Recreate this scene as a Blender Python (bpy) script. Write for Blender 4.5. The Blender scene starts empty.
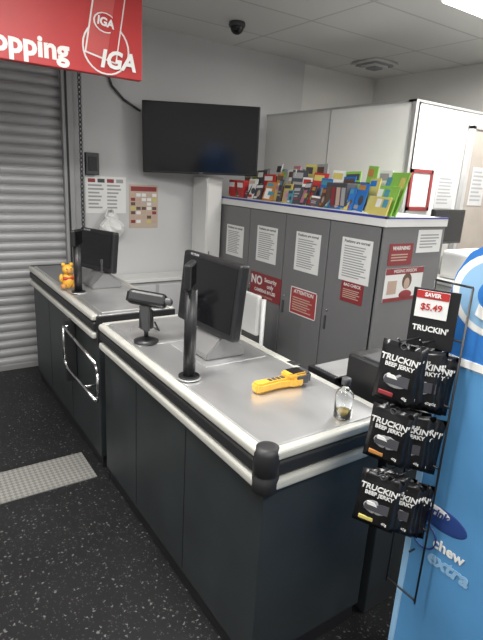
import bpy, bmesh, math, random
from mathutils import Matrix, Vector
random.seed(7)
scene=bpy.context.scene
try: scene.view_settings.view_transform='Standard'
except: pass

# ---------------------------------------------------------------- materials
MATS={}
def mat(name,col,rough=.5,metal=0.,spec=.5,var=.06,vscale=6.,bump=0.,bscale=60.,trans=0.,emit=0.,alpha=1.,stretch=None,coat=0.):
    if name in MATS: return MATS[name]
    m=bpy.data.materials.new(name); m.use_nodes=True
    nt=m.node_tree; n=nt.nodes; l=nt.links; p=n['Principled BSDF']
    tc=n.new('ShaderNodeTexCoord'); mp=n.new('ShaderNodeMapping'); l.new(tc.outputs['Object'],mp.inputs['Vector'])
    if stretch: mp.inputs['Scale'].default_value=stretch
    nz=n.new('ShaderNodeTexNoise'); nz.inputs['Scale'].default_value=vscale; nz.inputs['Detail'].default_value=4
    l.new(mp.outputs[0],nz.inputs['Vector'])
    cr=n.new('ShaderNodeValToRGB')
    cr.color_ramp.elements[0].position=.3; cr.color_ramp.elements[1].position=.7
    cr.color_ramp.elements[0].color=tuple(c*(1-var) for c in col)+(1,)
    cr.color_ramp.elements[1].color=tuple(min(1,c*(1+var)) for c in col)+(1,)
    l.new(nz.outputs[0],cr.inputs[0]); l.new(cr.outputs[0],p.inputs['Base Color'])
    p.inputs['Roughness'].default_value=rough; p.inputs['Metallic'].default_value=metal
    p.inputs['Specular IOR Level'].default_value=spec
    p.inputs['Transmission Weight'].default_value=trans
    p.inputs['Coat Weight'].default_value=coat
    if metal>.5 and var>.1:   # worn metal: smudged roughness
        rr=n.new('ShaderNodeMapRange'); rr.inputs['To Min'].default_value=rough*.6; rr.inputs['To Max'].default_value=rough*1.5
        l.new(nz.outputs[0],rr.inputs['Value']); l.new(rr.outputs[0],p.inputs['Roughness'])
    if emit:
        p.inputs['Emission Color'].default_value=tuple(col)+(1,); p.inputs['Emission Strength'].default_value=emit
    if bump:
        n2=n.new('ShaderNodeTexNoise'); n2.inputs['Scale'].default_value=bscale; l.new(mp.outputs[0],n2.inputs['Vector'])
        b=n.new('ShaderNodeBump'); b.inputs['Strength'].default_value=bump; b.inputs['Distance'].default_value=.01
        l.new(n2.outputs[0],b.inputs['Height']); l.new(b.outputs[0],p.inputs['Normal'])
    MATS[name]=m; return m

def floor_mat():
    m=bpy.data.materials.new('speckled_vinyl'); m.use_nodes=True; nt=m.node_tree; n=nt.nodes; l=nt.links; p=n['Principled BSDF']
    tc=n.new('ShaderNodeTexCoord')
    base=n.new('ShaderNodeTexNoise'); base.inputs['Scale'].default_value=2.5; base.inputs['Detail'].default_value=6; l.new(tc.outputs['Object'],base.inputs['Vector'])
    cr=n.new('ShaderNodeValToRGB'); cr.color_ramp.elements[0].color=(.009,.009,.0095,1); cr.color_ramp.elements[1].color=(.02,.02,.021,1); l.new(base.outputs[0],cr.inputs[0])
    last=cr.outputs[0]
    for sc,thr,keep,c in ((60,.27,.76,(.13,.13,.125,1)),(110,.30,.68,(.07,.07,.07,1))):
        dn=n.new('ShaderNodeTexNoise'); dn.inputs['Scale'].default_value=90; l.new(tc.outputs['Object'],dn.inputs['Vector'])
        ad=n.new('ShaderNodeMixRGB'); ad.blend_type='ADD'; ad.inputs[0].default_value=.02; l.new(tc.outputs['Object'],ad.inputs[1]); l.new(dn.outputs['Color'],ad.inputs[2])
        v=n.new('ShaderNodeTexVoronoi'); v.inputs['Scale'].default_value=sc; l.new(ad.outputs[0],v.inputs['Vector'])
        a=n.new('ShaderNodeMath'); a.operation='LESS_THAN'; a.inputs[1].default_value=thr; l.new(v.outputs['Distance'],a.inputs[0])
        sp=n.new('ShaderNodeSeparateColor'); l.new(v.outputs['Color'],sp.inputs[0])
        g=n.new('ShaderNodeMath'); g.operation='GREATER_THAN'; g.inputs[1].default_value=keep; l.new(sp.outputs[0],g.inputs[0])
        mu=n.new('ShaderNodeMath'); mu.operation='MULTIPLY'; l.new(a.outputs[0],mu.inputs[0]); l.new(g.outputs[0],mu.inputs[1])
        mx=n.new('ShaderNodeMixRGB'); mx.inputs[2].default_value=c; l.new(mu.outputs[0],mx.inputs[0]); l.new(last,mx.inputs[1]); last=mx.outputs[0]
    l.new(last,p.inputs['Base Color']); p.inputs['Roughness'].default_value=.45; p.inputs['Specular IOR Level'].default_value=.25
    return m
def ceil_mat():
    m=bpy.data.materials.new('ceiling_tiles'); m.use_nodes=True; nt=m.node_tree; n=nt.nodes; l=nt.links; p=n['Principled BSDF']
    tc=n.new('ShaderNodeTexCoord'); br=n.new('ShaderNodeTexBrick')
    mp=n.new('ShaderNodeMapping'); l.new(tc.outputs['Object'],mp.inputs[0]); l.new(mp.outputs[0],br.inputs['Vector'])
    br.offset=0; br.inputs['Scale'].default_value=1; br.inputs['Brick Width'].default_value=1.2; br.inputs['Row Height'].default_value=.6
    br.inputs['Mortar Size'].default_value=.010; br.inputs['Color1'].default_value=(.72,.715,.69,1); br.inputs['Color2'].default_value=(.69,.685,.66,1); br.inputs['Mortar'].default_value=(.53,.52,.50,1)
    l.new(br.outputs[0],p.inputs['Base Color']); p.inputs['Roughness'].default_value=.9
    return m
def checker_mat():
    m=bpy.data.materials.new('checker_plate'); m.use_nodes=True; nt=m.node_tree; n=nt.nodes; l=nt.links; p=n['Principled BSDF']
    tc=n.new('ShaderNodeTexCoord'); mp=n.new('ShaderNodeMapping'); mp.inputs['Rotation'].default_value=(0,0,.785); l.new(tc.outputs['Object'],mp.inputs[0])
    ck=n.new('ShaderNodeTexChecker'); ck.inputs['Scale'].default_value=55; l.new(mp.outputs[0],ck.inputs[0])
    ck.inputs[1].default_value=(.42,.41,.38,1); ck.inputs[2].default_value=(.27,.265,.25,1)
    l.new(ck.outputs[0],p.inputs['Base Color']); p.inputs['Metallic'].default_value=.4; p.inputs['Roughness'].default_value=.4
    b=n.new('ShaderNodeBump'); b.inputs['Distance'].default_value=.003; l.new(ck.outputs[1],b.inputs['Height']); l.new(b.outputs[0],p.inputs['Normal'])
    return m

WALL=mat('painted_wall',(.55,.55,.55),.75,var=.03,vscale=1.5)
WALLW=mat('painted_wall_white',(.74,.73,.70),.75,var=.03,vscale=1.5)
PART=mat('partition_board',(.74,.73,.70),.6,var=.02,vscale=2)
ALU=mat('aluminium_trim',(.55,.55,.55),.35,.7)
SHUT=mat('shutter_steel',(.38,.38,.385),.45,.3,var=.08,vscale=3)
SHUTD=mat('shutter_guide_steel',(.30,.30,.30),.5,.3)
BODY=mat('counter_laminate',(.024,.029,.031),.5,var=.2,vscale=4)
KICK=mat('kickboard_black',(.012,.012,.014),.5)
RUB=mat('black_rubber',(.013,.013,.014),.55)
CREAM=mat('bumper_cream',(.43,.425,.385),.4,var=.05)
STEEL=mat('brushed_steel',(.66,.66,.66),.30,.82,var=.14,vscale=4,stretch=(1,.3,1),bump=.03,bscale=200)
STEELD=mat('worn_steel',(.58,.58,.58),.32,.75,var=.15,vscale=5)
CHROME=mat('chrome_tube',(.6,.6,.6),.22,1.)
BLK=mat('black_plastic',(.012,.012,.013),.4,var=.2)
BLKG=mat('black_gloss_screen',(.006,.006,.007),.12,var=.1)
DKG=mat('dark_grey_plastic',(.06,.06,.065),.45)
LOCK=mat('locker_grey',(.165,.165,.168),.45,var=.05,vscale=2)
LOCKD=mat('locker_gap',(.05,.05,.05),.6)
PAPER=mat('paper_white',(.74,.74,.72),.7,var=.02)
INK=mat('ink_dark',(.06,.06,.07),.7)
INKG=mat('ink_grey',(.33,.33,.34),.7)
RED=mat('sign_red',(.44,.03,.03),.45,var=.05)
RED2=mat('notice_red',(.25,.03,.035),.5,var=.05)
REDL=mat('sign_light_red',(.50,.08,.075),.45)
WHT=mat('white_plastic',(.68,.68,.66),.4,var=.03)
YEL=mat('yellow_plastic',(.72,.40,.05),.4,var=.05)
BLUE=mat('display_blue',(.08,.25,.48),.35,var=.15,vscale=3)
BLUED=mat('display_navy',(.02,.05,.2),.4)
BLUEC=mat('header_bright_blue',(.03,.17,.50),.35)
LBL=mat('display_pale_blue',(.25,.44,.64),.4)
PURP=mat('strip_blue',(.04,.05,.28),.4)
FOIL=mat('black_foil_pouch',(.010,.010,.011),.28,var=.3,vscale=25,bump=.3,bscale=25)
ORG=mat('orange_print',(.5,.22,.06),.5); GRN=mat('green_print',(.24,.48,.08),.5); PNK=mat('pink_print',(.58,.2,.31),.5)
YP=mat('yellow_print',(.58,.5,.14),.5); CYN=mat('cyan_print',(.08,.28,.38),.5); BRN=mat('brown_print',(.12,.07,.05),.6)
SKN=mat('face_print',(.5,.36,.29),.6)
DIFF=mat('light_diffuser',(1,.98,.95),.5,emit=5.)
GLASS=mat('clear_glass',(.97,.98,.98),.02,trans=1.,var=0)
LIQ=mat('amber_liquid',(.75,.55,.12),.1,trans=.5)

# ---------------------------------------------------------------- builder
def frame(o,x,y):
    x=Vector(x).normalized(); y=Vector(y).normalized(); z=x.cross(y).normalized(); y=z.cross(x)
    return Matrix(((x.x,y.x,z.x,o[0]),(x.y,y.y,z.y,o[1]),(x.z,y.z,z.z,o[2]),(0,0,0,1)))
def FmX(o): return frame(o,(0,-1,0),(0,0,1))   # surface facing -X
def FmY(o): return frame(o,(1,0,0),(0,0,1))    # surface facing -Y
def FpZ(o,a=0): return frame(o,(math.cos(a),math.sin(a),0),(-math.sin(a),math.cos(a),0))
I4=Matrix.Identity(4)
class B:
    def __init__(s,name): s.name=name; s.bm=bmesh.new(); s.m=[]
    def mi(s,m):
        if m not in s.m: s.m.append(m)
        return s.m.index(m)
    def add(s,t,m,M=I4,smooth=False):
        i=s.mi(m)
        for f in t.faces: f.material_index=i; f.smooth=smooth
        t.transform(M)
        me=bpy.data.meshes.new('tmp'); t.to_mesh(me); t.free(); s.bm.from_mesh(me); bpy.data.meshes.remove(me)
    def box(s,lo,hi,m,M=I4,bev=0,seg=2):
        t=bmesh.new(); c=[(a+b)/2 for a,b in zip(lo,hi)]; d=[abs(b-a) for a,b in zip(lo,hi)]
        bmesh.ops.create_cube(t,size=1,matrix=Matrix.Translation(c)@Matrix.Diagonal((*d,1)))
        if bev: bmesh.ops.bevel(t,geom=t.edges[:],offset=min(bev,min(d)*.49),segments=seg,affect='EDGES',profile=.5)
        s.add(t,m,M,False)
    def cyl(s,p0,p1,r,m,r2=None,seg=20,M=I4,smooth=True):
        p0=Vector(p0); p1=Vector(p1); d=p1-p0; t=bmesh.new()
        q=d.to_track_quat('Z','Y').to_matrix().to_4x4()
        bmesh.ops.create_cone(t,cap_ends=True,segments=seg,radius1=r,radius2=r if r2 is None else r2,depth=d.length,matrix=Matrix.Translation((p0+p1)/2)@q)
        i=s.mi(m)
        for f in t.faces: f.material_index=i; f.smooth=(len(f.verts)==4) and smooth
        t.transform(M); me=bpy.data.meshes.new('tmp'); t.to_mesh(me); t.free(); s.bm.from_mesh(me); bpy.data.meshes.remove(me)
    def sph(s,c,r,m,sc=(1,1,1),M=I4,seg=16,crumple=0):
        t=bmesh.new(); bmesh.ops.create_uvsphere(t,u_segments=seg,v_segments=seg//2+2,radius=r,matrix=Matrix.Translation(c)@Matrix.Diagonal((*sc,1)))
        if crumple:
            for v in t.verts: v.co+=Vector([random.uniform(-crumple,crumple) for _ in range(3)])
        s.add(t,m,M,not crumple)
    def tube(s,pts,r,m,seg=10,M=I4):
        for a,b in zip(pts[:-1],pts[1:]): s.cyl(a,b,r,m,seg=seg,M=M)
        for p in pts[1:-1]: s.sph(p,r,m,M=M,seg=10)
    def prism(s,pts,z0,z1,m,M=I4,bev=0):
        t=bmesh.new(); vs=[t.verts.new((p[0],p[1],z0)) for p in pts]; f=t.faces.new(vs)
        r=bmesh.ops.extrude_face_region(t,geom=[f]); 
        for v in r['geom']:
            if isinstance(v,bmesh.types.BMVert): v.co.z=z1
        bmesh.ops.recalc_face_normals(t,faces=t.faces[:])
        if bev: bmesh.ops.bevel(t,geom=t.edges[:],offset=bev,segments=2,affect='EDGES')
        s.add(t,m,M)
    def lathe(s,prof,m,M=I4,seg=28):
        t=bmesh.new(); rings=[]
        for r,z in prof:
            rings.append([t.verts.new((r*math.cos(a*2*math.pi/seg),r*math.sin(a*2*math.pi/seg),z)) for a in range(seg)])
        for a,b in zip(rings[:-1],rings[1:]):
            for i in range(seg): t.faces.new((a[i],a[(i+1)%seg],b[(i+1)%seg],b[i]))
        t.faces.new(rings[0][::-1]); t.faces.new(rings[-1])
        s.add(t,m,M,True)
    def torus(s,R,r,m,M=I4,seg=14,rs=6,sx=1):
        t=bmesh.new(); rings=[]
        for i in range(seg):
            a=i*2*math.pi/seg; rings.append([t.verts.new(((R+r*math.cos(b*2*math.pi/rs))*math.cos(a)*sx,(R+r*math.cos(b*2*math.pi/rs))*math.sin(a),r*math.sin(b*2*math.pi/rs))) for b in range(rs)])
        for i in range(seg):
            a,b=rings[i],rings[(i+1)%seg]
            for j in range(rs): t.faces.new((a[j],b[j],b[(j+1)%rs],a[(j+1)%rs]))
        s.add(t,m,M,True)
    def text(s,body,size,m,M=I4,ax='CENTER',bold=.0,ext=.0008,shear=0,spacing=1):
        cu=bpy.data.curves.new('txt','FONT'); cu.body=body; cu.size=size; cu.align_x=ax; cu.align_y='CENTER'
        cu.offset=bold; cu.extrude=ext; cu.shear=shear; cu.space_character=spacing; cu.resolution_u=3
        o=bpy.data.objects.new('txt',cu); scene.collection.objects.link(o)
        bpy.context.view_layer.update()
        me=bpy.data.meshes.new_from_object(o.evaluated_get(bpy.context.evaluated_depsgraph_get()))
        t=bmesh.new(); t.from_mesh(me); bpy.data.objects.remove(o); bpy.data.curves.remove(cu); bpy.data.meshes.remove(me)
        s.add(t,m,M)
    def done(s,loc=None):
        me=bpy.data.meshes.new(s.name)
        if loc is None:
            if s.bm.verts:
                xs=[v.co for v in s.bm.verts]
                loc=Vector(((min(v.x for v in xs)+max(v.x for v in xs))/2,(min(v.y for v in xs)+max(v.y for v in xs))/2,min(v.z for v in xs)))
            else: loc=Vector((0,0,0))
        s.bm.transform(Matrix.Translation(-Vector(loc)))
        s.bm.to_mesh(me); s.bm.free()
        for m in s.m: me.materials.append(m)
        o=bpy.data.objects.new(s.name,me); o.location=loc; scene.collection.objects.link(o); return o
T=Matrix.Translation
def R(a,ax): return Matrix.Rotation(a,4,ax)

# ---------------------------------------------------------------- room
CZ=2.75
b=B('floor'); b.box((-3,-3,-.05),(4.8,4.6,0),floor_mat()); b.done((0,0,0))
b=B('ceiling'); b.box((-3,-3,CZ),(4.8,4.6,CZ+.05),ceil_mat()); b.done((0.3,.2,CZ))
b=B('wall_back')
b.box((1.3,4.25,0),(3.55,4.45,CZ),WALL); b.box((3.55,4.33,0),(4.8,4.45,CZ),WALLW)
b.box((-3,4.32,0),(1.3,4.45,CZ),WALL); b.box((-3,4.12,2.35),(1.22,4.32,CZ),WALL); b.done()
b=B('wall_right'); b.box((4.65,-3,0),(4.8,4.33,CZ),WALLW); b.done()
b=B('wall_left'); b.box((-3.1,-3,0),(-3,4.45,CZ),WALL); b.done()
b=B('wall_front'); b.box((-3,-3.1,0),(4.8,-3,CZ),WALL); b.done()
b=B('baseboard_back'); b.box((1.3,4.235,0),(3.55,4.25,.1),DKG); b.done()
b=B('trim_threshold'); b.box((-3,2.40,0),(.77,2.68,.006),checker_mat()); b.done()

# shutter
b=B('roller_shutter')
t=bmesh.new(); x0,x1=-2.9,1.16; prof=[]; pitch=.072; z=0.03
while z<2.4:
    for k in range(6):
        u=k/6; prof.append((4.22-.016*math.sin(math.pi*u)**.7 if k else 4.224,z+pitch*u))
    z+=pitch
prev=None
for y,z in prof:
    c=(t.verts.new((x0,y,z)),t.verts.new((x1,y,z)))
    if prev: t.faces.new((prev[0],prev[1],c[1],c[0]))
    prev=c
b.add(t,SHUT)
b.box((x0,4.19,0),(x1,4.24,.045),SHUTD,bev=.004)
b.box((1.14,4.16,0),(1.22,4.26,2.4),SHUTD,bev=.004); b.box((1.22,4.19,0),(1.31,4.245,2.75),SHUT,bev=.004)
b.box((1.165,4.155,0),(1.18,4.165,2.4),KICK)
b.done()
# chain of the shutter
b=B('hanging_chain')
z=.95
k=0
while z<2.74:
    M=T((1.27,4.14,z))@R(math.pi/2*(k%2)+.4,'Z')@R(math.pi/2,'X')@R(math.pi/2,'Z')
    b.torus(.013,.0042,DKG,M=M,sx=1.6); z+=.033; k+=1
b.done()
b=B('wall_switch_box'); b.box((1.32,4.19,1.57),(1.43,4.25,1.74),DKG,bev=.006); b.box((1.34,4.185,1.6),(1.41,4.19,1.71),BLK,bev=.002); b.done()
b=B('wall_conduit'); b.tube([(1.52,4.235,2.74),(1.52,4.235,2.36),(1.56,4.235,2.26),(1.66,4.235,2.17),(1.8,4.23,2.1)],.01,DKG); b.done()

# dome camera, diffuser
b=B('dome_security_camera'); M=T((2.33,3.63,CZ))
b.lathe([(.005,-.0),(.06,-.0),(.065,-.02),(.06,-.035),(.005,-.035)][::-1],DKG,M)
b.sph((0,0,-.035),.052,BLKG,(1,1,1.0),M); b.done()
b=B('ceiling_air_diffuser'); M=T((4.0,3.75,CZ))
for i,r in enumerate((.22,.17,.12,.07)):
    b.lathe([(r-.02,-.012-.012*i),(r,-.03-.012*i),(r+.01,-.028-.012*i),(r-.005,-.0)],WHT if i%2==0 else INKG,M@R(math.pi/4,'Z'),seg=4)
b.done()
def fixture(x,y,lx,ly,pw):
    b=B('fluorescent_light'); b.box((x-lx/2,y-ly/2,CZ-.07),(x+lx/2,y+ly/2,CZ),WHT,bev=.008)
    b.box((x-lx/2+.02,y-ly/2+.02,CZ-.085),(x+lx/2-.02,y+ly/2-.02,CZ-.069),DIFF,bev=.006); b.done()
    L=bpy.data.lights.new('fluorescent_lamp','AREA'); L.shape='RECTANGLE'; L.size=lx; L.size_y=ly; L.energy=pw; L.color=(1,.985,.955)
    o=bpy.data.objects.new('fluorescent_lamp',L); o.location=(x,y,CZ-.1); scene.collection.objects.link(o)
fixture(3.42,2.02,1.3,.3,50)
fixture(0.3,1.5,1.3,.3,70)  # unseen fixture, added to brighten the partition's left-facing side
fixture(0.9,-.6,1.3,.3,60)
fixture(3.3,-.4,1.3,.3,56)
fixture(-1.6,2.2,1.3,.3,50)
fixture(-1.4,-1.2,1.3,.3,42)

# ---------------------------------------------------------------- notices
def notice(name,c,face,w,h,bg,title='',tc=INK,tsize=.03,rows=0,rowm=INK,big=None,bigm=PAPER,th=.003,border=None,M=None):
    b=B(name); M=M or (FmX(c) if face=='-X' else FmY(c))
    b.box((-w/2,-h/2,0),(w/2,h/2,th),bg,M)
    if border: 
        for lo,hi in (((-w/2,h/2-.008),(w/2,h/2)),((-w/2,-h/2),(w/2,-h/2+.008)),((-w/2,-h/2),(-w/2+.008,h/2)),((w/2-.008,-h/2),(w/2,h/2))):
            b.box((*lo,th),(*hi,th+.001),border,M)
    if title: b.text(title,tsize,tc,M@T((0,h/2-tsize*.85,th)),bold=tsize*.02)
    if big:
        n=len(big)
        for i,(s,sz) in enumerate(big): b.text(s,sz,bigm,M@T((0,h/2-(i+.5+(1 if title else 0)*.3)*h/(n+(1 if title else 0)*.3),th)),bold=sz*.03)
    if rows:
        y=h/2-(tsize*1.9 if title else .03)
        st=(y+h/2-.02)/rows
        for i in range(rows):
            ww=w*random.uniform(.55,.8)
            b.box((-w*.4,y-st*.45,th),(-w*.4+ww,y,th+.0008),rowm,M); y-=st
    return b
XL=2.5
for yc,zc in ((3.76,1.07),(3.29,1.10),(2.79,1.11),(2.31,1.13)):
    notice('locker_notice',(XL-.001,yc,zc),'-X',.27,.29 if yc<3.5 else .27,PAPER,'Positions are normal',INK,.027,13,INKG).done()
b=notice('warning_sign',(XL-.001,3.27,.75),'-X',.42,.21,RED2)
M=FmX((XL-.001,3.27,.75))
b.text('NO',.10,PAPER,M@T((-.12,.04,.003)),bold=.003); b.text('Security',.05,PAPER,M@T((.07,.06,.003)),bold=.001); b.text('only',.05,PAPER,M@T((.07,.01,.003)),bold=.001)
b.text('CAMERAS IN USE',.038,PAPER,M@T((0,-.04,.003)),bold=.001); b.text('on these premises',.03,SKN,M@T((0,-.08,.003))); b.done()
notice('warning_sign',(XL-.001,2.785,.73),'-X',.30,.21,mat('notice_red_bright',(.36,.05,.05),.5),'ATTENTION',PAPER,.04,6,SKN,border=PAPER).done()
notice('warning_sign',(XL-.001,2.31,.915),'-X',.2,.14,RED2,'BAG CHECK',PAPER,.028,5,SKN).done()
YE=2.1
notice('warning_sign',(2.68,YE-.001,1.20),'-Y',.23,.14,RED2,'WARNING',PAPER,.035,3,SKN).done()
b=notice('missing_person_poster',(2.75,YE-.001,1.0),'-Y',.38,.22,PAPER)
M=FmY((2.75,YE-.001,1.0))
b.box((-.19,.07,.003),(.19,.11,.004),RED2,M); b.text('MISSING PERSON',.03,PAPER,M@T((0,.09,.004)))
b.box((-.19,-.11,.003),(.19,-.085,.004),RED2,M)
b.sph((.03,.005,.0032),.038,SKN,(.8,1.1,.06),M); b.sph((.03,.02,.0025),.06,BRN,(.85,.95,.03),M); b.sph((.03,-.07,.003),.06,RED2,(1.1,.5,.05),M)
b.box((-.16,-.06,.003),(-.07,.03,.004),SKN,M); b.done()
notice('paper_notice',(2.955,YE-.001,1.28),'-Y',.25,.15,PAPER,rows=5,rowm=INKG,tsize=.02).done()
# wall notices
b=notice('wall_poster',(1.50,4.249,1.41),'-Y',.35,.3,PAPER)
M=FmY((1.5,4.249,1.41))
for i in range(4):
    b.box((-.15+.08*i,.1,.003),(-.09+.08*i,.13,.004),(RED2,INK,RED2,INKG)[i],M)
for r in range(7):
    for c in range(2): b.box((-.15+.16*c,.07-.03*r,.003),(-.15+.16*c+random.uniform(.08,.13),.084-.03*r,.004),INKG,M)
b.done()
PBG=mat('poster_beige',(.5,.4,.32),.6)
b=notice('wall_poster',(1.84,4.249,1.32),'-Y',.27,.37,PBG); M=FmY((1.84,4.249,1.32))
b.box((-.12,.13,.003),(.12,.17,.004),RED2,M)
for r in range(7):
    for c in range(5): b.box((-.12+.05*c,.085-.038*r,.003),(-.08+.05*c,.112-.038*r,.004),random.choice([RED2,SKN,BRN,PAPER,YP,BRN,PBG]),M)
b.done()

# ---------------------------------------------------------------- TV
b=B('wall_television'); ax=Vector((.912,-.41,.02)).normalized(); up=Vector((-.41*.07,-.912*.07,1)).normalized()
M=frame((2.205,3.90,1.90),ax,up)
b.box((-.485,-.28,-.03),(.49,.28,.0),BLK,M,bev=.008); b.box((-.475,-.262,-.002),(.475,.272,.002),BLKG,M)
b.text('LG',.022,INKG,M@T((0,-.272,.001)))
b.box((-.28,-.2,-.07),(.28,.15,-.03),DKG,M,bev=.01); b.box((-.12,-.12,-.1),(.12,.12,-.07),DKG,M)
b.cyl((2.25,3.98,1.9),(2.3,4.22,1.9),.025,DKG); b.box((2.2,4.21,1.75),(2.4,4.25,2.05),DKG,bev=.005); b.done()

# ---------------------------------------------------------------- hanging sign
b=B('hanging_store_sign'); YS=2.9
b.box((-1.0,YS,2.11),(1.245,YS+.05,2.62),RED,bev=.004)
M=FmY((0,YS,0))
b.text('Happy shopping',.135,PAPER,M@T((.84,2.19,0)),ax='RIGHT',bold=.005)
t=math.radians(-8); Mb=M@T((1.045,2.36,0))@R(t,'Z')
b.torus(.125,.005,PAPER,M@T((1.04,2.24,0)),seg=28)
b.prism([(-.10,-.17),(.075,-.18),(.085,.2),(-.085,.2)],0,.003,PAPER,Mb)
b.prism([(-.092,-.162),(.067,-.172),(.077,.195),(-.077,.195)],.002,.005,REDL,Mb)
b.prism([(.02,-.168),(.067,-.172),(.077,.195),(.03,.195)],.005,.007,RED,Mb)
b.sph((-.01,.0,.005),.065,PAPER,(1,.75,.05),Mb); b.sph((-.01,0,.006),.058,RED,(1,.75,.07),Mb)
b.text('IGA',.055,PAPER,Mb@T((-.01,0,.011)),bold=.002)
b.text('IGA',.12,PAPER,M@T((1.10,2.185,.009)),bold=.004,shear=.2)
for x in (-.5,1.0): b.cyl((x,YS+.025,2.6),(x,YS+.025,2.75),.004,CHROME,seg=8)
b.done()

# ---------------------------------------------------------------- lockers
b=B('staff_lockers'); ZT=1.42
b.box((XL+.02,2.12,0),(3.1,4.02,ZT-.06),LOCKD)
b.box((XL+.0,2.1,0),(3.11,2.125,ZT-.045),LOCK)
b.box((XL+.01,2.11,0),(XL+.03,4.03,.08),LOCK); 
edges=[(2.11,2.575),(2.585,3.06),(3.07,3.54),(3.55,4.02)]
for i,(a,c) in enumerate(edges):
    b.box((XL,a,.09),(XL+.02,c,ZT-.05),LOCK,bev=.003)
    b.box((XL-.012,c-.05,.6),(XL,c-.035,.7),DKG,bev=.003)
    b.cyl((XL-.006,c-.05,.74),(XL,c-.05,.74),.009,CHROME,seg=12)
b.box((XL-.015,2.085,ZT-.045),(3.11,4.03,ZT+.012),WHT,bev=.003)
b.box((XL-.018,2.083,ZT+.006),(XL+.0,4.03,ZT+.020),PURP)
b.box((XL-.018,2.083,ZT+.006),(3.11,2.1,ZT+.016),PURP)
b.done()
# magazines
b=B('magazine_row')
cols=[RED,PAPER,ORG,PNK,YP,CYN,INKG,WHT,BRN,BLUEC,GRN,INK,PAPER,YP,CYN,PAPER,INK,SKN]
def mag(xx,yy,w,h,lean,c,yaw,roll=0):
    M=frame((xx,yy,ZT+.024),(yaw,-1,0),(lean,0,1))@R(roll,'Z')
    b.box((-w*.5,0.003,-.006),(w*.5,h,.0),c,M)
    ch=lambda: random.choice([k for k in cols if k is not c])
    b.box((-w*.44,h*.76,.0),(w*random.uniform(.1,.44),h*.93,.001),ch(),M)
    k=random.random()
    if k<.5: b.sph((w*.08,h*.4,0),w*.24,random.choice([SKN,BRN,INK]),(1,1.2,.03),M); b.box((-w*.42,h*.08,0),(w*.0,h*.22,.001),ch(),M)
    elif k<.8:
        b.box((-w*.4,h*.1,.0),(w*.15,h*.65,.001),ch(),M); b.box((-w*.1,h*.3,.001),(w*.4,h*.5,.002),ch(),M)
    else:
        for q in range(4): b.box((-w*.38,h*(.12+.15*q),.0),(w*random.uniform(0,.4),h*(.2+.15*q),.001),random.choice([INK,INKG,RED2,SKN]),M)
b.box((2.52,2.3,ZT+.014),(2.88,3.98,ZT+.024),WHT)
y=3.97
while y>2.42:
    w=random.uniform(.05,.12); h=random.uniform(.08,.19)
    mag(2.545+random.uniform(0,.03),y-w/2,w,h,random.uniform(.12,.45),random.choice(cols),random.uniform(-.45,.45),random.uniform(-.08,.08)); y-=w*random.uniform(.65,.95)
y=3.95
while y>2.42:
    w=random.uniform(.08,.14); h=random.uniform(.18,.26)
    mag(2.64+random.uniform(0,.04),y-w/2,w,h,random.uniform(.05,.3),random.choice(cols),random.uniform(-.4,.4),random.uniform(-.08,.08)); y-=w*random.uniform(.75,1.05)
y=3.85
while y>2.42:
    w=random.uniform(.09,.15); h=random.uniform(.25,.33)
    mag(2.76+random.uniform(0,.04),y-w/2,w,h,random.uniform(.05,.2),random.choice(cols),random.uniform(-.3,.3),random.uniform(-.06,.06)); y-=w*random.uniform(.9,1.5)
for yy in (3.93,3.80): b.box((2.55,yy-.05,ZT+.024),(2.62,yy+.05,ZT+.17),RED,bev=.003); b.box((2.547,yy-.04,ZT+.11),(2.55,yy+.04,ZT+.15),PAPER)
b.box((2.56,2.52,ZT+.024),(2.66,2.72,ZT+.20),INK,bev=.004)
for k in range(4): b.box((2.557,2.53+.048*k,ZT+.05),(2.56,2.565+.048*k,ZT+.17),(INKG,SKN,RED2,BRN)[k])
for i,(h,zz) in enumerate(((.12,.10),(.19,.03),(.28,-.06))):
    M=frame((2.54+.045*i,2.23,ZT+.016),(-.25,-1,0),(.28,0,1))
    b.box((-.13+.03*i,.0,-.01),(.11,h,0),(YP,GRN,GRN)[i],M,bev=.002)
    for k in range(3): b.box((-.10+.07*k,h*.45,.0),(-.05+.07*k,h*.88,.0015),(YP,PAPER,CYN,GRN)[(k+i)%4],M)
b.done()

# partition office
b=B('wall_office_partition')
b.box((3.13,2.50,0),(3.18,4.25,2.2),PART); b.box((3.13,2.50,0),(4.65,2.55,2.2),PART)
for yy in (3.35,): b.box((3.126,yy,0),(3.13,yy+.012,2.2),ALU)
b.box((3.12,2.49,0),(3.15,2.52,2.21),ALU)
b.box((3.12,2.49,2.2),(3.19,4.25,2.215),ALU); b.box((3.12,2.49,2.2),(4.65,2.56,2.215),ALU)
b.done()
b=B('door_1'); b.box((3.78,2.45,0),(3.82,2.489,2.1),ALU); b.box((3.82,2.46,0),(4.6,2.489,2.08),mat('door_beige',(.36,.32,.28),.5)); b.box((4.6,2.45,0),(4.64,2.489,2.1),ALU)
b.box((3.78,2.45,2.08),(4.64,2.489,2.13),ALU); b.sph((3.9,2.42,1.0),.025,CHROME); b.cyl((3.9,2.42,1.0),(3.9,2.46,1.0),.01,CHROME); b.done()
notice('paper_notice',(3.62,2.499,1.6),'-Y',.24,.26,mat('paper_grey',(.52,.52,.52),.7),rows=8,rowm=INKG,tsize=.02).done()
notice('paper_notice',(3.98,2.459,1.65),'-Y',.2,.3,mat('paper_grey',(.52,.52,.52),.7),rows=8,rowm=INKG,tsize=.02).done()
b=B('red_sign_holder'); M=FmY((3.30,2.499,1.6))
for lo,hi in (((-.13,.125),(.13,.15)),((-.13,-.15),(.13,-.125)),((-.13,-.15),(-.105,.15)),((.105,-.15),(.13,.15))): b.box((*lo,0),(*hi,.012),RED2,M)
b.box((-.1,-.12,0),(.1,.12,.004),PART,M); b.done()
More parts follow.
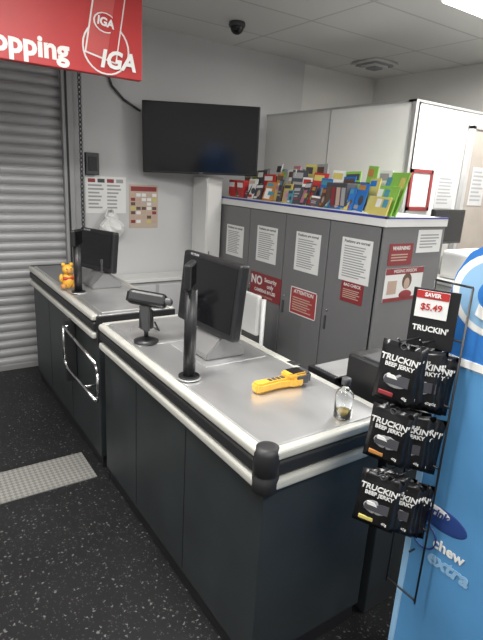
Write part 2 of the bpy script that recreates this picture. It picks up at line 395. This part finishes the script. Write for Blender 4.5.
b=B('wall_monitor'); M=FmY((3.53,2.36,1.34))
b.box((-.2,-.13,-.03),(.2,.13,0),BLK,M,bev=.006); b.box((-.185,-.11,-.001),(.185,.115,.002),BLKG,M); b.box((-.05,-.05,-.14),(.05,.05,-.03),DKG,M); b.done()
b=B('office_cabinet'); b.box((3.4,2.0,0),(4.1,2.42,.92),PART,bev=.004); b.box((3.38,1.98,.92),(4.12,2.44,.95),WHT,bev=.004)
for k in range(3): b.box((3.43,1.99,.08+.28*k),(4.07,2.0,.34+.28*k),WHT,bev=.003); b.cyl((3.65,1.975,.22+.28*k),(3.85,1.975,.22+.28*k),.006,CHROME,seg=8)
b.done()
b=B('label_printer'); b.box((3.5,2.05,.95),(3.95,2.36,1.17),WHT,bev=.03,seg=3); b.box((3.55,2.04,1.02),(3.9,2.06,1.06),DKG); b.done()

# low cabinet / white panel near back wall
b=B('storage_cabinet'); b.box((2.32,3.98,0),(2.48,4.23,1.60),WHT,bev=.004); b.box((2.33,3.972,.05),(2.47,3.98,1.56),PART,bev=.002); b.cyl((2.35,3.96,.8),(2.35,3.96,.95),.005,CHROME,seg=8); b.done()
b=B('wall_bench'); b.box((1.45,3.99,0),(2.26,4.23,.70),mat('bench_grey',(.4,.4,.4),.5)); b.box((1.43,3.97,.70),(2.27,4.23,.73),WHT,bev=.003)
for k in range(2): b.box((1.47+.4*k,3.98,.06),(1.84+.4*k,3.99,.67),WALL,bev=.003); b.sph((1.8+.1*k,3.975,.4),.012,CHROME)
b.done()
b=B('plastic_chair')
b.box((1.80,2.72,.43),(2.12,3.06,.46),WHT,bev=.012); b.box((2.07,2.78,.52),(2.11,3.02,.82),WHT,bev=.015)
for yy in (2.75,3.03):
    for x in (1.82,2.10): b.cyl((x,yy,0),(x,yy,.44 if x<2 else .8),.013,WHT,r2=.017,seg=10)
b.done()

# ---------------------------------------------------------------- checkout counters
def counter(x0,x1,y0,y1,near):
    b=B('checkout_counter'); zt=.886 if near else .90
    b.box((x0+.03,y0+.03,.0),(x1-.02,y1-.02,.1),KICK)
    b.box((x0+.015,y0+.015,.08),(x1-.01,y1-.005,.76),BODY,bev=.004)
    b.box((x0+.008,y0+.008,.75),(x1,y1,zt-.008),RUB)
    for f in (.36,.7): yy=y0+(y1-y0)*f; b.box((x0+.0135,yy,.1),(x0+.016,yy+.004,.75),KICK)
    b.box((x0+.02,y0+.02,zt-.01),(x1-.02,y1-.02,zt),STEEL,bev=.003)
    for z0,z1,m,o in ((zt-.034,zt,CREAM,.014),(zt-.088,zt-.038,RUB,.010),(zt-.132,zt-.096,CREAM,.014)):
        b.box((x0-o,y0+.03,z0),(x0+.022,y1,z1),m,bev=.012,seg=4)
        if near: b.box((x0+.03,y0-o,z0),(x1,y0+.022,z1),m,bev=.012,seg=4)
    if near:
        q=zt-.90
        b.lathe([(.034,.757+q),(.040,.764+q),(.040,.808+q),(.036,.812+q),(.036,.818+q),(.040,.822+q),(.040,.885+q),(.034,.900+q),(.02,.903+q)],RUB,T((x0+.024,y0+.024,0)))
        b.box((x1-.004,y0-.014,.75),(x1+.01,y0+.03,zt),RUB,bev=.005)
    b.box((x1-.03,y0+.03,.86),(x1,y1,zt+.002),CREAM,bev=.006)
    return b
ZN=.886
b=counter(.795,1.325,.982,2.36,True)
b.box((1.31,1.52,.84),(1.335,2.34,ZN+.003),CREAM,bev=.006); b.box((1.302,1.47,.83),(1.345,1.53,ZN+.004),RUB,bev=.008)
b.box((.83,1.96,ZN-.001),(1.28,2.34,ZN+.003),STEELD,bev=.002)
b.box((.80,2.325,ZN-.02),(1.3,2.36,ZN+.004),CREAM,bev=.006)
b.box((.97,1.62,ZN-.001),(1.27,1.93,ZN+.003),STEELD,bev=.001)
b.done()
b=counter(.80,1.25,2.44,3.92,False)
b.box((.85,2.5,.899),(1.2,3.1,.903),STEELD,bev=.002); b.box((1.225,2.46,.86),(1.25,3.9,.903),CREAM,bev=.006)
b.box((.84,3.2,.899),(1.2,3.88,.903),mat('conveyor_belt',(.16,.16,.165),.5),bev=.002); b.box((.80,3.9,.86),(1.25,3.93,.903),RUB,bev=.006)
X=.745
b.tube([(.80,2.86,.74),(X,2.84,.74),(X,2.30,.70),(X,2.27,.66),(X,2.27,.54),(X,2.30,.50),(X,2.82,.50),(X,2.86,.54),(X,2.86,.74)],.009,CHROME,seg=12)
b.box((X+.002,2.84,.4),(.81,2.88,.78),RUB,bev=.004)
b.cyl((X,2.5,.5),(.82,2.5,.5),.008,CHROME,seg=10)
b.done()

# ---------------------------------------------------------------- POS
def pos(name,mon_a,mon_b,z0,z1,pole,basec,ZC):
    b=B(name)
    a=Vector((*mon_a,0)); c=Vector((*mon_b,0)); w=(c-a).length; ctr=(a+c)/2
    M=frame((ctr.x,ctr.y,(z0+z1)/2),(c-a),(.10,0,1)); h=(z1-z0)
    b.box((-w/2,-h/2,-.045),(w/2,h/2,0),BLK,M,bev=.012,seg=3)
    b.box((-w/2+.02,-h/2+.03,-.001),(w/2-.02,h/2-.02,.002),BLKG,M)
    b.box((-w*.3,-h*.35,-.08),(w*.3,h*.3,-.045),DKG,M,bev=.015)
    b.text('VECTRON',.014,INKG,M@T((-w*.28,h/2-.010,.001)))
    bx,by=basec
    Mf=frame((bx,by+.1,ZC),(1,0,0),(0,0,1))
    b.prism([(-.09,0),(.10,0),(.10,.03),(.03,.09),(-.02,.09),(-.09,.02)],0,.2,mat('pos_foot_grey',(.2,.2,.2),.4,.3),Mf,bev=.004)
    b.box((bx-.015,by-.06,.97),(bx+.025,by+.06,z0+.08),DKG,bev=.008)
    px,py,pz=pole
    b.cyl((px,py,ZC),(px,py,ZC+.01),.04,BLK,seg=24); b.cyl((px,py,ZC),(px,py,ZC+.004),.046,STEELD,seg=24)
    b.cyl((px,py,ZC+.005),(px,py,pz-.02),.023,BLK,seg=20)
    Md=frame((px+.005,py+.02,pz),(.62,.78,0),(0,0,1))
    b.box((-.06,-.02,-.014),(.06,.075,.012),BLK,Md,bev=.008); b.box((-.05,-.01,.010),(.05,.065,.014),BLKG,Md)
    b.box((-.015,-.06,-.012),(.015,0,.012),BLK,Md,bev=.005)
    return b
pos('point_of_sale_terminal',(1.05,2.01),(1.075,1.58),.985,1.30,(.855,1.55,1.25),(1.09,1.77),.8905).done()
pos('point_of_sale_terminal',(.98,3.3),(1.09,2.98),1.0,1.255,(.87,2.97,1.2),(1.06,3.12),.9035).done()

b=B('barcode_scanner_stand'); M=T((.88,2.0,.8905))
b.lathe([(.055,0),(.055,.008),(.03,.018),(.012,.024)],BLK,M)
b.tube([(0,0,.02),(0,-.0,.08),(.01,.01,.13),(.03,.02,.17)],.010,BLK,M=M)
b.box((-.03,-.02,.06),(.03,.02,.15),BLK,M,bev=.01)
Mg=frame((.885,2.0,1.085),(.8,-.55,-.12),(.25,.3,1))
b.box((-.085,-.03,-.035),(.085,.035,.035),BLK,Mg,bev=.018,seg=3); b.prism([(-.03,-.03),(.02,-.03),(.035,-.14),(.005,-.14)],-.015,.018,BLK,Mg,bev=.005)
b.box((-.088,-.02,-.02),(-.08,.02,.025),BLKG,Mg)
b.box((.06,-.01,-.03),(.11,.02,.03),DKG,Mg,bev=.01)
b.tube([(.93,2.02,.97),(.97,2.06,.915),(.99,2.15,.898)],.004,BLK)
b.done()
b=B('handheld_scanner'); M=FpZ((1.115,1.325,.8905),-.0)@Matrix.Scale(1.05,4)
b.prism([(-.115,-.016),(-.10,-.024),(-.02,-.019),(.03,-.026),(.04,-.034),(.08,-.036),(.08,.036),(.04,.034),(.03,.026),(-.02,.019),(-.10,.024),(-.115,.016)],.0,.034,YEL,M,bev=.007)
b.prism([(.045,-.032),(.105,-.036),(.118,-.026),(.118,.026),(.105,.036),(.045,.032)],.006,.046,DKG,M,bev=.007)
b.prism([(.015,-.022),(.06,-.03),(.095,-.03),(.095,.03),(.06,.03),(.015,.022)],.030,.049,YEL,M,bev=.005)
b.box((.035,-.022,.047),(.088,.022,.052),BLKG,M,bev=.002)
for i in range(4): b.box((-.055+.018*i,-.009,.032),(-.043+.018*i,.009,.036),DKG,M)
b.done()
b=B('glass_bottle'); M=T((1.15,1.04,.887))
b.lathe([(.001,0),(.022,0),(.0295,.003),(.030,.078),(.026,.092),(.014,.104),(.013,.122),(.0115,.122),(.0125,.104),(.0245,.091),(.0282,.077),(.0280,.006),(.001,.005)],GLASS,M)
b.lathe([(.001,.0055),(.0276,.0065),(.0278,.021),(.001,.0211)],LIQ,M)
b.lathe([(.015,.116),(.015,.137),(.012,.139)],DKG,M)
b.done()
b=B('plush_toy'); M=T((.84,3.08,.9055))
b.sph((0,0,.05),.042,YEL,(.9,.9,1.15),M); b.sph((0,-.005,.12),.033,YEL,(1,1,.95),M); b.sph((0,-.035,.112),.015,ORG,M=M)
for sx in (-1,1):
    b.sph((.024*sx,0,.15),.012,YEL,M=M); b.sph((.035*sx,-.03,.022),.018,ORG,(1,1.3,1),M); b.sph((.04*sx,-.01,.07),.014,YEL,(1,1,1.9),M); b.sph((.012*sx,-.033,.128),.004,BLK,M=M)
b.box((-.035,-.035,.06),(.035,.03,.078),RED,M,bev=.008); b.done()
b=B('plastic_carrier_bag')
b.sph((0,0,0),.1,WHT,(1.1,.5,.8),T((1.52,4.17,1.14)),crumple=.008,seg=18); b.sph((0,0,0),.05,WHT,(1.2,.6,1),T((1.52,4.18,1.22)),crumple=.006); b.tube([(1.47,4.2,1.22),(1.5,4.22,1.29),(1.55,4.22,1.29),(1.57,4.2,1.22)],.008,WHT); b.cyl((1.525,4.25,1.29),(1.525,4.2,1.29),.006,CHROME,seg=8); b.done()

b=B('cash_drawer_cabinet'); b.box((1.365,1.0,0),(1.75,1.48,.80),BODY,bev=.004); b.box((1.36,.99,.80),(1.76,1.49,.83),DKG,bev=.003)
b.box((1.37,1.3,.83),(1.69,1.46,.885),BLK,bev=.004); b.box((1.39,1.30,.86),(1.65,1.44,.888),STEELD); b.done()
b=B('receipt_printer'); b.box((1.39,1.04,.832),(1.59,1.27,1.0),BLK,bev=.015,seg=3); b.box((1.40,1.03,.86),(1.58,1.045,.90),DKG,bev=.004); b.box((1.41,1.09,.998),(1.57,1.21,1.006),DKG,bev=.004); b.done()

# ---------------------------------------------------------------- blue display unit
b=B('gum_display_stand'); XD=1.175; YD=.752
b.box((XD,.10,.02),(XD+.42,YD,1.19),BLUE,bev=.006); b.box((XD+.01,.12,0),(XD+.41,YD-.01,.04),KICK)
b.box((XD-.003,YD-.018,.02),(XD+.01,YD+.002,1.19),LBL,bev=.003)
M=FmX((XD-.001,YD,0))
prof=[(0.0,1.19),(-.005,1.30),(.01,1.42),(.04,1.48),(.09,1.51),(.2,1.53),(.45,1.51),(.62,1.42),(.64,1.19)]
b.prism(prof,-.3,0,BLUEC,M,bev=.004)
for r,mm,th in ((.115,PAPER,.003),(.103,LBL,.005),(.08,BLUEC,.007)):
    b.sph((.125,1.385,0),r,mm,(1,.9,.02*th/.003*.5),M,seg=32)
b.text('5',.15,PAPER,M@T((.12,1.375,.004)),bold=.006,shear=.2)
b.text('GUM',.10,PAPER,M@T((.36,1.34,.002)),bold=.004,shear=.2)
b.box((.0,1.19,0),(.64,1.21,.003),PAPER,M)
b.sph((.10,.74,0),.07,BLUED,(1.1,.5,.03),M,seg=24)
b.sph((.085,.755,0),.045,PAPER,(1.1,.4,.06),M,seg=24)
b.text('drink',.032,BLUED,M@T((.085,.755,.004)),bold=.001,shear=.2)
b.torus(.04,.003,BLUED,M@T((.055,.66,0)),seg=24)
b.text('chew',.045,PAPER,M@T((.135,.66,.001)),bold=.001); b.text('extra',.06,LBL,M@T((.14,.61,.001)),bold=.002,shear=.2)
b.prism([(.3,.03),(.64,.03),(.64,.75),(.5,.5)],0,.002,BLUED,M)
b.done()
b=B('jerky_hanging_rack')
XR=XD-.03
for yy in (.67,.775): b.tube([(XR,yy,.45),(XR,yy,1.40)],.003,BLK,seg=8)
for zz in (.46,.70,.9,1.08,1.26,1.40): b.tube([(XR,.67,zz),(XR,.775,zz)],.003,BLK,seg=8)
for zz in (.6,1.1): b.tube([(XR,.715,zz),(XD-.008,.715,zz)],.003,BLK,seg=8)
def pouch(M,front,S=1.):
    W,Hh=.112,.165; t=bmesh.new(); nx,ny=8,11; g={}; M=M@Matrix.Scale(S,4)
    for side in (1,-1):
        for i in range(nx+1):
            for j in range(ny+1):
                if side==-1 and (i in(0,nx) or j in (0,ny)): g[side,i,j]=g[1,i,j]; continue
                u=i/nx; v=j/ny; vv=v*1.15
                e=(math.sin(math.pi*u)**.6)*(math.sin(math.pi*vv)**.5 if vv<1 else 0)
                g[side,i,j]=t.verts.new(((u-.5)*W*(1-.04*math.sin(math.pi*v)),(v-.5)*Hh,side*(.010*e+.0006)+random.uniform(-.0009,.0009)))
        for i in range(nx):
            for j in range(ny):
                q=[g[side,i,j],g[side,i+1,j],g[side,i+1,j+1],g[side,i,j+1]]
                if side==-1: q=q[::-1]
                try: t.faces.new(q)
                except: pass
    b.add(t,FOIL,M,True)
    b.torus(.008,.0015,DKG,M@T((0,.074,.001)),seg=12)
    z=.0115
    b.text("TRUCKIN'",.0225,PAPER,M@T((0,.040,z)),bold=.0006,ext=.0006,shear=.1)
    b.text("BEEF JERKY",.0155,PAPER,M@T((.002,.022,z)),bold=.0004,ext=.0006)
    b.sph((0,-.018,z-.002),.03,INKG,(1.1,.7,.04),M)
    b.prism([(-.03,-.012),(.0,-.012),(.01,-.002),(.034,-.002),(.034,-.03),(-.03,-.03)],z-.002,z,INK,M)
    b.prism([(-.024,-.004),(-.006,-.004),(.004,-.014),(-.024,-.014)],z-.002,z+.0005,PAPER,M)
    b.box((-.04,-.066,.005),(.0,-.054,.0095),front or ORG,M,bev=.002)
    b.text('40g',.010,PAPER,M@T((.03,-.06,.008)))
cl=[RED2,ORG,YP,BRN]
for k,(zc,dx) in enumerate(((1.158,.018),(.980,.014),(.776,.012))):
    hz=zc+.084
    for yh,x0,n in ((.772,1.035,5),(.738,1.077,4)):
        x0+=dx; st=.0185 if n==5 else .0135
        b.tube([(XR,yh,hz+.006),(x0-.02,yh,hz+.006),(x0-.03,yh,hz+.016)],.0022,BLK,seg=8)
        for i in range(n):
            xx=x0+st*i; a=random.uniform(-.14,.14)-.03*i+(.0 if n==5 else .12)
            ax=Vector((.45,-.89,0)); ax.rotate(Matrix.Rotation(a,3,'Z'))
            M=frame((xx-.008,yh-.003*i,zc-.004*i-(.012 if n==4 else 0)),ax,(random.uniform(-.05,.05),random.uniform(-.05,.05),1))@R(random.uniform(-.09,.09),'Z')
            pouch(M,cl[(k+i)%4],1.0 if k<2 else 1.04)
M=frame((1.118,.75,1.325),(.40,-.9,0),(0,0,1))
b.box((-.055,-.10,-.004),(.06,.055,0),BLK,M,bev=.001); b.text("TRUCKIN'",.02,PAPER,M@T((0,-.05,.001)),bold=.0005)
b.box((-.045,-.02,0),(.035,.05,.003),PAPER,M); b.box((-.045,.03,.003),(.035,.05,.004),RED,M)
b.text('SAVER',.014,PAPER,M@T((-.005,.04,.0045)),bold=.0005); b.text('$5.49',.024,RED,M@T((-.005,.008,.0035)),bold=.0004)
b.done()

# ---------------------------------------------------------------- world + camera
w=bpy.data.worlds.new('world'); scene.world=w; w.use_nodes=True
w.node_tree.nodes['Background'].inputs[0].default_value=(.8,.85,.9,1); w.node_tree.nodes['Background'].inputs[1].default_value=.3
cam=bpy.data.cameras.new('camera'); co=bpy.data.objects.new('camera',cam); scene.collection.objects.link(co)
cam.sensor_fit='VERTICAL'; cam.sensor_height=24; cam.lens=24*504/640; cam.clip_start=.05
rt=Vector((.828,-.558,.056)); fw=Vector((.550,.789,-.275)).normalized(); rt=(rt-fw*rt.dot(fw)).normalized(); up=rt.cross(fw)
m=Matrix(((rt.x,up.x,-fw.x,0),(rt.y,up.y,-fw.y,0),(rt.z,up.z,-fw.z,1.63),(0,0,0,1)))
co.matrix_world=m; scene.camera=co
